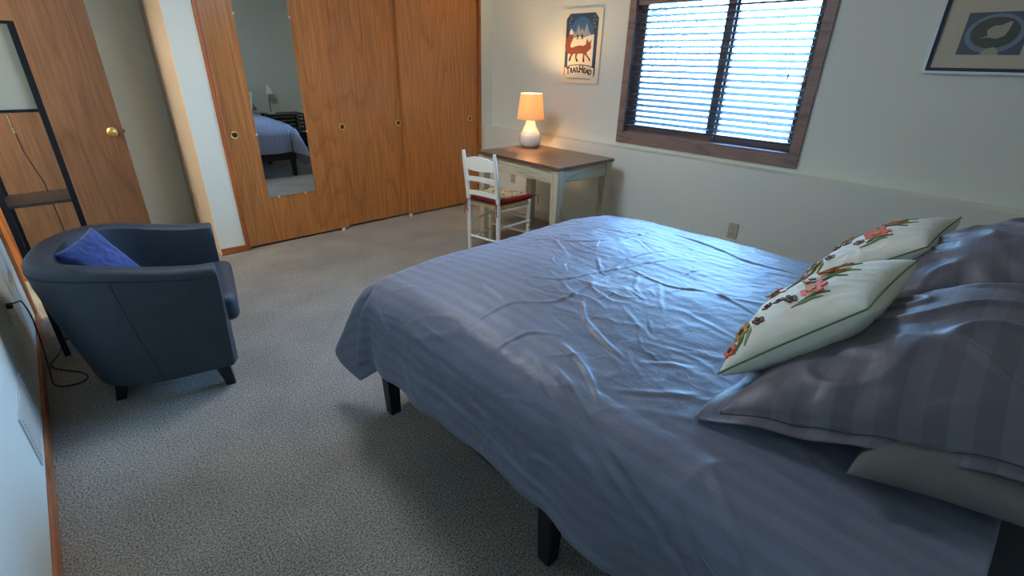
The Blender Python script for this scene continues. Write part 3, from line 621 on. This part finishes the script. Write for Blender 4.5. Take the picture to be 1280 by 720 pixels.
# ------------------------------------------------------------------ armchair
def armchair():
    root = empty('armchair', (.457, 2.665, 0), math.atan2(-.208, .978), 'dark charcoal leather tub armchair by the left wall', 'armchair')
    W = .372
    def outline(k, n, w, xs, xd, front=0):       # k 0..n along the U, from right(-y) front round back to left front
        t = k/n
        a = .30; 
        if t < a: return Vector((front+(xs-front)*(t/a), -w, 0))
        if t > 1-a: return Vector((front+(xs-front)*((1-t)/a), w, 0))
        ph = (t-a)/(1-2*a)*PI
        c, s_ = math.cos(ph), math.sin(ph)
        e = .74
        return Vector((xs-(xd-abs(xs))*abs(s_)**e, -w*(1 if c >= 0 else -1)*abs(c)**e, 0))
    n = 60; rings = []
    def rim(x):
        t = max(0, min(1, (-x-.02)/.54)); return .628+.066*t*t*(3-2*t)
    mb = MB()
    for k in range(n+1):
        ot = outline(k, n, W, -.28, .675); ob = outline(k, n, W-.030, -.22, .585, -.02); om = ot*.55+ob*.45
        it = outline(k, n, W-.085, -.28, .575); ib = outline(k, n, W-.085, -.24, .52)
        H = rim(ot.x)
        sec = [Vector((ob.x, ob.y, .115)), Vector((ob.x*.6+om.x*.4, ob.y*.6+om.y*.4, .22)), Vector((om.x, om.y, .36)), Vector((ot.x*.9+om.x*.1, ot.y*.9+om.y*.1, H-.10)),
               Vector((ot.x, ot.y, H-.040)), Vector((ot.x, ot.y, H-.018)), Vector((ot.x*.93+it.x*.07, ot.y*.93+it.y*.07, H-.005)), Vector((ot.x*.78+it.x*.22, ot.y*.78+it.y*.22, H+.002)), Vector((ot.x*.5+it.x*.5, ot.y*.5+it.y*.5, H+.004)),
               Vector((ot.x*.2+it.x*.8, ot.y*.2+it.y*.8, H)), Vector((ot.x*.04+it.x*.96, ot.y*.04+it.y*.96, H-.012)), Vector((it.x, it.y, H-.04)), Vector((ib.x, ib.y, .40)), Vector((ib.x, ib.y, .20)), Vector((ib.x, ib.y, .115))]
        rings.append([mb.b.verts.new(p) for p in sec])
    m_ = len(rings[0])
    for A_, B_ in zip(rings, rings[1:]):
        for i in range(m_): mb.b.faces.new((A_[i], A_[(i+1) % m_], B_[(i+1) % m_], B_[i]))
    mb.b.faces.new(rings[0][::-1]); mb.b.faces.new(rings[-1])
    es = [e for e in mb.b.edges if (all(v in rings[0] for v in e.verts) or all(v in rings[-1] for v in e.verts))]
    bmesh.ops.bevel(mb.b, geom=es, offset=.014, segments=3, profile=.6, affect='EDGES')
    mb.build('arms_and_back', M['leather'], root, smooth=True)
    # piping seam below rim, and vertical seam at back corner
    MB().tube([outline(k, n, W+.001, -.28, .676)+Vector((0, 0, rim(outline(k, n, W, -.28, .675).x)-.042)) for k in range(1, n)], .0022, 6).build('rim_seam', M['seam'], root)
    for kk in (19, n-19):
        a, b_ = outline(kk, n, W, -.28, .675), outline(kk, n, W-.03, -.22, .585, -.02); hh = rim(a.x)
        MB().tube([a+Vector((0, 0, hh-.05)), (a*.9+(a*.55+b_*.45)*.1)+Vector((0, 0, hh-.10)), a*.55+b_*.45+Vector((0, 0, .36)), b_*.78+a*.22+Vector((0, 0, .22)), b_+Vector((0, 0, .12))], .002, 6).build('side_seam', M['seam'], root)
    MB().box((-.50, -.275, .125), (-.012, .275, .31), bevel=.012).build('seat_base', M['leather'], root, smooth=True)
    # cushion with rounded front
    G = MB(); G.box((-.54, -.272, .305), (.045, .272, .435))
    bmesh.ops.bevel(G.b, geom=G.b.edges[:], offset=.045, segments=5, profile=.6, affect='EDGES')
    for v in G.b.verts:
        if v.co.z > .38: v.co.z += .02*(1-(v.co.y/.28)**2)
        if v.co.x > -.05: v.co.x += .018*(1-(v.co.y/.28)**2)
    G.build('seat_cushion', M['leather'], root, smooth=True)
    for x, y in ((-.075, -.295), (-.075, .295), (-.47, -.19), (-.47, .19)):
        MB().frustum((x+(.02 if x > -.3 else -.035), y*1.03, 0), (x, y, .125), (.019, .019), (.030, .030), bevel=.002).build('leg', M['black'], root)
    return root
armchair()
bp_, _, _ = pillow('throw_pillow', [(.03, 2.60, .47), (.165, 2.76, .52), (-.125, 2.745, .675), (.030, 2.875, .735)], .055, .045, M['blue'], seed=15, wr=1.3, n=48, pinch=.09)
tag(bp_, 'small royal blue throw pillow tucked in the leather armchair', 'pillow')

# ------------------------------------------------------------------ shelf floor lamp
lamp = empty('floor_lamp', (-.2375, 3.187, 0), 0, 'black square tower floor lamp with shelves and white shade', 'lamp')
LW, LD = .250, .26
for x in (0, LW):
    for y in (0, LD):
        MB().box((x-.0125, y, 0), (x+.0125, y+.025, 1.578), bevel=.002).build('post', M['black'], lamp)
for z in (.10, .455, .808):
    MB().box((0, .006, z-.014), (LW, LD+.019, z), bevel=.002).build('shelf', M['shelf_dark'], lamp)
for z in (1.212, 1.566):
    MB().box((.012, .002, z), (LW-.012, .018, z+.012)).box((.012, LD+.007, z), (LW-.012, LD+.023, z+.012)).box((-.008, .02, z), (.008, LD, z+.012)).box((LW-.008, .02, z), (LW+.008, LD, z+.012)).build('shade_frame', M['black'], lamp)
MB().box((.010, .018, 1.224), (.0125, LD+.008, 1.566)).box((LW-.0125, .018, 1.224), (LW-.010, LD+.008, 1.566)).box((.012, .0155, 1.224), (LW-.012, .018, 1.566)).box((.012, LD+.006, 1.224), (LW-.012, LD+.0085, 1.566)).build('lamp_shade', M['shade_white'], lamp)
MB().tube([(.125, .14, 1.20), (.125, .14, 1.30)], .018, 12).lathe([(.018, 1.30), (.030, 1.35), (.032, 1.38), (.02, 1.42), (.004, 1.43)], (.125, .14, 0), 16).build('bulb', M['bulb_off'], lamp, smooth=True)
MB().tube([(.01, .14, 1.212), (.24, .14, 1.212)], .006, 8).build('socket_bar', M['black'], lamp)
MB().tube([(.125, .12, 1.205), (.125, .10, 1.205)], .003, 6).tube([(.125, .10, 1.205), (.126, .10, 1.14)], .0012, 6).tube([(.126, .10, 1.14), (.126, .10, 1.115)], [.003, .005], 8).build('pull_chain', M['brass'], lamp)
MB().tube([(.12, .24, 1.21), (.13, .262, 1.0), (.16, .262, .85), (.165, .262, .55), (.14, .26, .3), (.05, .24, .06), (-.02, .08, .015), (-.03, .068, .008)], .0028, 6).build('lamp_cord', M['black_cord'], lamp)
cord = empty('power_cord', (-.3, 2.9, 0), 0, 'black power cord looping from left wall outlet across carpet', 'cord')
MB().tube(smooth_path([(-.334, 2.865, .452), (-.300, 2.90, .452), (-.300, 3.03, .40), (-.300, 3.13, .29), (-.305, 3.15, .18), (-.305, 3.06, .10), (-.308, 2.98, .03), (-.305, 2.91, .005), (-.27, 2.857, .004), (-.211, 2.846, .004), (-.178, 2.879, .004), (-.203, 2.956, .004), (-.284, 3.06, .004), (-.309, 3.12, .004), (-.291, 3.18, .004), (-.268, 3.24, .006)]), .0032, 8).xf(Matrix.Translation((.3, -2.9, 0))).build('cable', M['black_cord'], cord, smooth=True)
MB().box((-.336, 2.852, .442), (-.315, 2.878, .464), bevel=.003).xf(Matrix.Translation((.3, -2.9, 0))).build('plug', M['black_cord'], cord)

# ------------------------------------------------------------------ desk
desk = empty('desk', (3.02, 2.885, 0), 0, 'farmhouse desk with brown wood top and whitewashed square legs', 'desk')
DX, DY = .335, .475
for i in range(4):
    w0 = -DX+i*2*DX/4
    MB().box((w0+.0004, -DY, .738), (w0+2*DX/4-.0004, DY, .762), bevel=.0016).build('top_plank', M['desk_top'], desk)
for x, s_ in ((-DX+.03, 1), (DX-.03, -1)):
    MB().box((x-.010, -DY+.08, .630), (x+.010, DY-.08, .738), bevel=.002).build('apron', M['whitewash_y'], desk)
for y in (-DY+.03, DY-.03):
    MB().box((-DX+.08, y-.010, .630), (DX-.08, y+.010, .738), bevel=.002).build('apron', M['whitewash_x'], desk)
for x in (-DX+.045, DX-.045):
    for y in (-DY+.045, DY-.045):
        MB().frustum((x, y, 0), (x, y, .738), (.030, .030), (.036, .036), bevel=.003).build('leg', M['whitewash'], desk)

# ------------------------------------------------------------------ table lamp
tl = empty('table_lamp', (3.20, 3.24, .762), 0, 'small lit table lamp with white teardrop base and beige shade', 'lamp')
MB().lathe([(.062, 0), (.070, .003), (.090, .025), (.100, .060), (.098, .088), (.083, .122), (.062, .158), (.046, .19), (.040, .212), (.036, .220), (.010, .224)], n=40).build('lamp_base', M['ceramic'], tl, smooth=True)
MB().tube([(0, 0, .22), (0, 0, .262)], .010, 12).build('lamp_neck', M['brass'], tl)
MB().lathe([(.118, .238), (.094, .448), (.0925, .448), (.1165, .238)], n=48, cap=False).build('lamp_shade', M['shade'], tl, smooth=True)
MB().tube([(math.cos(a)*.1175, math.sin(a)*.1175, .239) for a in np.linspace(0, 2*PI, 41)], .0018, 6).tube([(math.cos(a)*.0932, math.sin(a)*.0932, .448) for a in np.linspace(0, 2*PI, 41)], .0018, 6).build('shade_rim', M['shade'], tl)
MB().lathe([(.012, .262), (.016, .28), (.024, .31), (.024, .33), (.014, .352), (.003, .357)], n=20).build('light_bulb', M['bulb'], tl, smooth=True)
ld = bpy.data.lights.new('table_lamp_light', 'POINT'); ld.energy = 8.5; ld.color = (1, .64, .30); ld.shadow_soft_size = .03
lo = bpy.data.objects.new('table_lamp_light', ld); COL.objects.link(lo); lo.parent = tl; lo.location = (0, 0, .385)
MB().tube(smooth_path([(.03, .06, .004), (.10, .10, .004), (.160, .12, .002), (.235, .14, -.03), (.262, .20, -.15), (.266, .40, -.30), (.275, .52, -.37), (.29, .528, -.40)]), .0025, 6).build('lamp_cord', M['cord'], tl, smooth=True)

# ------------------------------------------------------------------ ladder-back chair
def ladder_chair():
    root = empty('dining_chair', (2.373, 2.895, 0), .18, 'white painted ladder-back chair with rush seat pulled to desk', 'chair')
    H, zr, rk, w, wf, d = .846, .43, .055, .30, .40, .33
    def back(y, z): return Vector((-rk*max(0, (z-zr)/(H-zr))**1.1, y, z))
    for s_ in (-1, 1):
        pts = [back(s_*w/2, z) for z in np.linspace(0, H, 14)]
        MB().tube(pts, [.015]+[.0175]*5+[.0175]*6+[.0165, .012], 12).build('back_post', M['white_paint'], root, smooth=True)
        y = s_*wf/2
        prof = [(.013, 0), (.017, .04), (.0175, .20), (.012, .212), (.019, .226), (.019, .240), (.011, .252), (.019, .268), (.019, .28), (.012, .292), (.0185, .31), (.0185, .445), (.012, .452)]
        MB().lathe(prof, (d, y, 0), 16).build('front_leg', M['white_paint'], root, smooth=True)
    for z, hh, arch in ((.755, .082, .030), (.635, .038, .014), (.525, .038, .014)):
        mb = MB(); n = 14; A_ = []
        for k in range(n+1):
            t = k/n; y = -w/2+.008+(w-.016)*t; cv = -.022*math.sin(PI*t); x0 = back(0, z).x+cv
            up_ = arch*math.sin(PI*t); 
            lo_ = (.010*math.sin(PI*t) if hh < .05 else -.006*math.sin(PI*t))
            A_.append([mb.b.verts.new((x0+dx, y, zz_)) for dx, zz_ in ((-.006, z-hh/2+lo_), (.006, z-hh/2+lo_), (.006, z+hh/2*.75+up_), (-.006, z+hh/2*.75+up_))])
        for a, b_ in zip(A_, A_[1:]):
            for i in range(4): mb.b.faces.new((a[i], a[(i+1) % 4], b_[(i+1) % 4], b_[i]))
        mb.b.faces.new(A_[0][::-1]); mb.b.faces.new(A_[-1])
        mb.build('ladder_slat', M['white_paint'], root, smooth=True)
    for s_ in (-1, 1):
        for z in (.12, .27): MB().tube([(0, s_*w/2, z), (d, s_*wf/2, z+.004)], .0095, 10).build('stretcher', M['white_paint'], root, smooth=True)
        MB().tube([(0, s_*w/2, .405), (d, s_*wf/2, .405)], .011, 10).build('seat_rail', M['white_paint'], root, smooth=True)
    for x, ww, z in ((0, w, .16), (d, wf, .17), (d, wf, .30)): MB().tube([(x, -ww/2, z), (x, ww/2, z)], .0095, 10).build('stretcher', M['white_paint'], root, smooth=True)
    mb = MB().prism([(.012, -w/2-.005), (d+.015, -wf/2-.015), (d+.015, wf/2+.015), (.012, w/2+.005)], lambda a, b_, q: (a, b_, .418+q), .028)
    mb.build('rush_seat', M['rush'], root)
    # cushion: rounded trapezoid
    mb = MB(); n = 28; V = []
    for side in (1, -1):
        for i in range(n+1):
            for j in range(n+1): pass
    me_, pos, N = pillow('cushion', [(.015, -w/2-.0, .474), (d+.045, -wf/2-.02, .474), (.015, w/2+.0, .474), (d+.045, wf/2+.02, .474)], .016, .020, M['red_fabric'], root, n=30, seed=8, pinch=.015, p=8, q=.35)
    top, _, _ = pillow('floral_panel', [(.035, -w/2+.02, .4805), (d+.02, -wf/2+.005, .4805), (.035, w/2-.02, .4805), (d+.02, wf/2-.005, .4805)], .016, .004, M['floral'], me_, n=26, seed=8, pinch=.01, p=8, q=.35)
    for s_ in (-1, 1):
        y = s_*w/2
        t_ = MB().tube([(.03, y*.9, .468), (0.0, y*.82, .468), (-.022, y, .468), (-.005, y+s_*.022, .468), (.02, y+s_*.004, .468)], .0035, 6)
        t_.tube(smooth_path([(-.020, y-s_*.004, .468), (-.034, y+.008, .44), (-.036, y+.014, .39), (-.032, y+.022, .345)]), .0035, 6)
        t_.tube(smooth_path([(-.020, y-s_*.004, .468), (-.040, y-.012, .45), (-.044, y-.016, .41), (-.040, y-.02, .375)]), .0035, 6)
        t_.build('cushion_tie', M['red_fabric'], me_, smooth=True)
        MB().tube(smooth_path([(d+.045, s_*(wf/2+.018), .474), (d+.070, s_*(wf/2+.035), .478), (d+.085, s_*(wf/2+.03), .45), (d+.082, s_*(wf/2+.035), .40)]), .003, 6).build('cushion_tie', M['red_fabric'], me_, smooth=True)
ladder_chair()

# ------------------------------------------------------------------ pictures
def flat(name, pts, m, f, d0, d1, parent):   # polygon slab between depth d0 and d1
    mb = MB(); mb.prism(pts, lambda a, b_, q: f(a, b_, d0+q), d1-d0); return mb.build(name, m, parent)
C_ = lambda n_, rgb, r=.7: mat(n_, rgb, r, spec=.2)
M['p_cream'] = C_('poster_cream', (232, 224, 200)); M['p_navy'] = C_('poster_navy', (56, 80, 104)); M['p_blue'] = C_('poster_blue', (70, 104, 150)); M['p_snow'] = C_('poster_snow', (238, 226, 200))
M['p_fox'] = C_('poster_fox_rust', (146, 82, 62)); M['p_dark'] = C_('poster_dark', (52, 44, 46)); M['p_mount'] = C_('poster_mountain_grey', (150, 160, 158)); M['p_star'] = C_('poster_star_dots', (200, 200, 180))
fx = empty('fox_poster', (XU, 3.060, 1.585), 0, 'white framed poster of a fox above the desk', 'poster')
FW, FH = .215, .288
F1 = lambda a, b_, q: (-q, -a, b_)      # a: to the right as seen from the room, b: up, q: towards room
def fp(name, pts, mk, layer, par=None): return flat(name, pts, M[mk], F1, .014+layer*.0006-.0012, .014+layer*.0006, par or fx)
board = flat('poster_board', [(-FW, -FH), (FW, -FH), (FW, FH), (-FW, FH)], M['p_cream'], F1, .0, .0135, fx)
q = .04
iw, ih = .175, .255
def octo(w_, h_, q): return [(-w_+q, -h_), (w_-q, -h_), (w_, -h_+q), (w_, h_-q), (w_-q, h_-.0), (-w_+q, h_), (-w_, h_-q), (-w_, -h_+q)]
fp('poster_ground', octo(iw, ih, q), 'p_navy', 1)
def arc(cx, cy, rx, ry, a0, a1, n): return [(cx+rx*math.cos(math.radians(a0+(a1-a0)*k/n)), cy+ry*math.sin(math.radians(a0+(a1-a0)*k/n))) for k in range(n+1)]
fp('arch', arc(0, .045, .142, .185, -12, 192, 26)+[(-.142, -.16), (.142, -.16)], 'p_blue', 2)
fp('mountain', [(-.115, .085), (-.085, .125), (-.06, .10), (-.038, .175), (-.012, .12), (.005, .145), (.03, .115), (.055, .18), (.078, .12), (.10, .10), (.125, .075), (.125, .05), (-.12, .05)], 'p_mount', 3)
fp('snow', [(-.140, .06), (-.09, .065), (-.03, .078), (.03, .070), (.09, .085), (.140, .095), (.141, -.16), (.10, -.175), (-.10, -.175), (-.139, -.16)], 'p_snow', 4)
FP = lambda L: [((x-279+(y-350)*.07)*.00134, (350-y)*.00099) for x, y in L]
fox = FP([(186, 250), (160, 290), (148, 335), (150, 378), (172, 402), (196, 408), (186, 430), (178, 462), (190, 463), (204, 430), (216, 408), (236, 404), (232, 432), (246, 466), (258, 463), (246, 432), (256, 404),
          (292, 402), (302, 404), (298, 440), (300, 468), (311, 468), (310, 438), (316, 408), (330, 428), (344, 440), (352, 460), (360, 455), (352, 432), (338, 418), (330, 396), (346, 380), (362, 366), (368, 352), (364, 334), (368, 292), (356, 312), (346, 316), (336, 284), (328, 310), (326, 328), (306, 342), (270, 338), (236, 346), (210, 356), (194, 350), (196, 326), (214, 296), (220, 252)])
fp('fox', fox, 'p_fox', 5)
fp('fox_tail_tip', FP([(186, 252), (190, 230), (204, 206), (214, 222), (220, 254)]), 'p_snow', 6)
for lg in ([(184, 436), (178, 464), (190, 465), (199, 438)], [(236, 444), (246, 468), (260, 465), (249, 440)], [(298, 442), (299, 470), (312, 470), (311, 442)], [(343, 440), (352, 462), (362, 456), (352, 434)]):
    fp('fox_leg', FP(lg), 'p_dark', 6)
for x0 in (255, 292):
    fp('skier', FP([(x0-10, 292), (x0-3, 276), (x0-8, 262), (x0-2, 258), (x0-2, 250), (x0+4, 250), (x0+4, 258), (x0+10, 264), (x0+4, 274), (x0+12, 290), (x0+6, 291), (x0, 280), (x0-5, 293)]), 'p_dark', 6)
for i in range(18):
    sx_ = -1 if i % 2 else 1; x0 = sx_*(.115+.038*random.random()); y0 = .13+.10*random.random()
    fp('star', [(x0-.0035, y0), (x0, y0-.0035), (x0+.0035, y0), (x0, y0+.0035)], 'p_star', 3)
ban = [(x, -.165+.022*(1-(x/.165)**2)) for x in np.linspace(-.165, .165, 15)]+[(.165, -.235), (.150, -.25), (-.150, -.25), (-.165, -.235)]
fp('banner_edge', [(x*1.04, y+.006) for x, y in ban], 'p_dark', 7); fp('banner', ban, 'p_cream', 8)
def letters(word, par):
    xs = []; wsum = 0
    for i, ch in enumerate(word):
        sz = .062 if i in (0, 5) else .046
        wd = {'I': .016, 'L': .026}.get(ch, .031)*(sz/.046); xs.append((ch, sz, wsum+wd/2)); wsum += wd
    for ch, sz, xc in xs:
        x = (xc-wsum/2)*1.0
        cu = bpy.data.curves.new('letter', 'FONT'); cu.body = ch; cu.size = sz*1.25; cu.align_x = 'CENTER'; cu.extrude = .0004; cu.offset = .0026
        to = bpy.data.objects.new('letter', cu); COL.objects.link(to); dg = bpy.context.evaluated_depsgraph_get()
        me = bpy.data.meshes.new_from_object(to.evaluated_get(dg)); COL.objects.unlink(to); bpy.data.objects.remove(to)
        me.materials.clear(); me.materials.append(M['p_dark'])
        z = -.225+.026*(1-(x/.15)**2); ang = -math.atan(.052*x/.0225)*.45
        o = bpy.data.objects.new('letter', me); COL.objects.link(o); o.parent = par
        o.matrix_local = Matrix.Translation((-.0195, -x, z)) @ Matrix(((0, 0, -1, 0), (-1, 0, 0, 0), (0, 1, 0, 0), (0, 0, 0, 1))) @ Matrix.Rotation(ang, 4, 'Z') @ Matrix.Diagonal((.85, 1, 1, 1))
letters('TRAILHEAD', fx)

pc = empty('framed_picture', (XU, .335, 1.73), 0, 'silver framed print in a beige mat on right wall', 'picture')
PW, PH = .300, .280
for a0, a1, b0, b1 in ((-PW, PW, -PH, -PH+.012), (-PW, PW, PH-.012, PH), (-PW, -PW+.012, -PH+.012, PH-.012), (PW-.012, PW, -PH+.012, PH-.012)):
    flat('frame_bar', [(a0, b0), (a1, b0), (a1, b1), (a0, b1)], M['silver'], F1, 0, .026, pc)
for a0, a1, b0, b1 in ((-PW+.012, PW-.012, -PH+.012, -PH+.028), (-PW+.012, PW-.012, PH-.028, PH-.012), (-PW+.012, -PW+.028, -PH+.028, PH-.028), (PW-.028, PW-.012, -PH+.028, PH-.028)):
    flat('liner_bar', [(a0, b0), (a1, b0), (a1, b1), (a0, b1)], M['navy_liner'], F1, 0, .016, pc)
M['mat_board'] = C_('beige_mat_board', (196, 188, 168)); M['pr_grey'] = C_('print_slate', (96, 104, 116)); M['pr_light'] = C_('print_pale_blue', (126, 142, 154)); M['pr_dark'] = C_('print_olive_grey', (92, 96, 92)); M['pr_cream'] = C_('print_cream', (172, 168, 150))
flat('mat_board', [(-PW+.02, -PH+.02), (PW-.02, -PH+.02), (PW-.02, PH-.02), (-PW+.02, PH-.02)], M['mat_board'], F1, 0, .010, pc)
QW, Q0, Q1 = .115, -.19, .00
flat('print', [(-.185, Q0), (.06, Q0), (.06, Q1+.0), (-.185, Q1)], M['pr_grey'], F1, .010, .0106, pc)
oc = (-.0625, -.095)
flat('print_halo', [(a, b_) for a, b_ in arc(oc[0], oc[1], .112, .088, 0, 350, 30)], M['pr_light'], F1, .0106, .0110, pc)
flat('print_ring', [(a, b_) for a, b_ in arc(oc[0], oc[1]+.004, .092, .070, 0, 350, 30)], M['pr_dark'], F1, .0110, .0114, pc)
flat('print_figure', [(-.115, -.115), (-.085, -.105), (-.095, -.080), (-.075, -.060), (-.045, -.058), (-.025, -.045), (-.010, -.040), (-.012, -.075), (-.022, -.105), (-.05, -.118), (-.08, -.112)], M['pr_cream'], F1, .0114, .0118, pc)
flat('print_base', [(-.09, Q0+.0), (-.02, Q0), (-.030, -.165), (-.045, -.155), (-.065, -.16), (-.085, -.172)], M['pr_cream'], F1, .0114, .0118, pc)

# ------------------------------------------------------------------ nightstand and its lamp (seen in the mirror)
ns_ = empty('nightstand', (2.92, -.17, 0), 0, 'black slatted nightstand seen in mirror beside the bed', 'nightstand')
for x in (-.26, .26):
    for y in (-.19, .19): MB().box((x-.014, y-.014, 0), (x+.014, y+.014, .60), bevel=.002).build('leg', M['black_metal'], ns_)
MB().box((-.28, -.21, .60), (.28, .21, .618), bevel=.003).build('top_board', M['shelf_dark'], ns_)
for z in (.56, .50, .44, .38):
    for y in (-.19, .19): MB().box((-.246, y-.006, z-.008), (.246, y+.006, z+.008)).build('rail', M['black_metal'], ns_)
    for x in (-.26, .26): MB().box((x-.006, -.176, z-.008), (x+.006, .176, z+.008)).build('rail', M['black_metal'], ns_)
MB().box((-.246, -.19, .35), (.246, .19, .362)).build('shelf', M['black_metal'], ns_)
MB().box((-.246, -.19, .08), (.246, .19, .32), bevel=.004).build('drawer_box', M['black_metal'], ns_)
nl = empty('reading_lamp', (2.75, -.20, .618), 0, 'white gooseneck reading lamp seen in the mirror', 'lamp')
MB().lathe([(.07, 0), (.072, .006), (.06, .014), (.012, .020)], n=28).build('lamp_base', M['white_paint'], nl, smooth=True)
MB().tube(smooth_path([(0, 0, .015), (0, 0, .15), (.012, .0, .28), (.02, .02, .37), (.0, .04, .42), (-.02, .05, .43)]), .006, 8).build('gooseneck', M['black_metal'], nl, smooth=True)
sh = MB().lathe([(.018, 0), (.028, .02), (.062, .13), (.060, .13), (.026, .022), (.014, .004)], n=24, cap=False)
sh.xf(Matrix.Translation((-.01, .05, .43)) @ Matrix.Rotation(math.radians(-185), 4, 'Y')); sh.build('lamp_head', M['white_paint'], nl, smooth=True)

# ------------------------------------------------------------------ added fill lights, unseen: ceiling dome and hallway dome
cl = empty('added_fill_light', (1.35, 2.5, ZC), 0, 'added round dome fill light on the ceiling, out of frame', 'lamp')  # added to even out the room's brightness
MB().lathe([(.20, -.018), (.29, -.018), (.29, -.001), (.20, -.001)], n=40, cap=False).build('rim', M['brass'], cl, smooth=True)
MB().lathe([(.278, -.018), (.270, -.045), (.235, -.085), (.17, -.11), (.08, -.125), (.003, -.13)], n=40).build('fill_dome', M['dome'], cl, smooth=True)

hl = empty('added_fill_light', (-.95, 3.78, ZC), 0, 'small added warm fill light in the hallway beyond the doorway', 'lamp')  # added, unseen; brightens the alcove and its side wall
MB().lathe([(.13, 0), (.135, -.02), (.12, -.06), (.07, -.09), (.003, -.10)], n=28).build('fill_dome', M['bulb_off'], hl, smooth=True)
hd = bpy.data.lights.new('hall_fill_light', 'POINT'); hd.energy = 36; hd.color = (1, .86, .70); hd.shadow_soft_size = .10  # warm fill through the doorway, added
ho = bpy.data.objects.new('hall_fill_light', hd); COL.objects.link(ho); ho.location = (-.95, 3.78, ZC-.24)
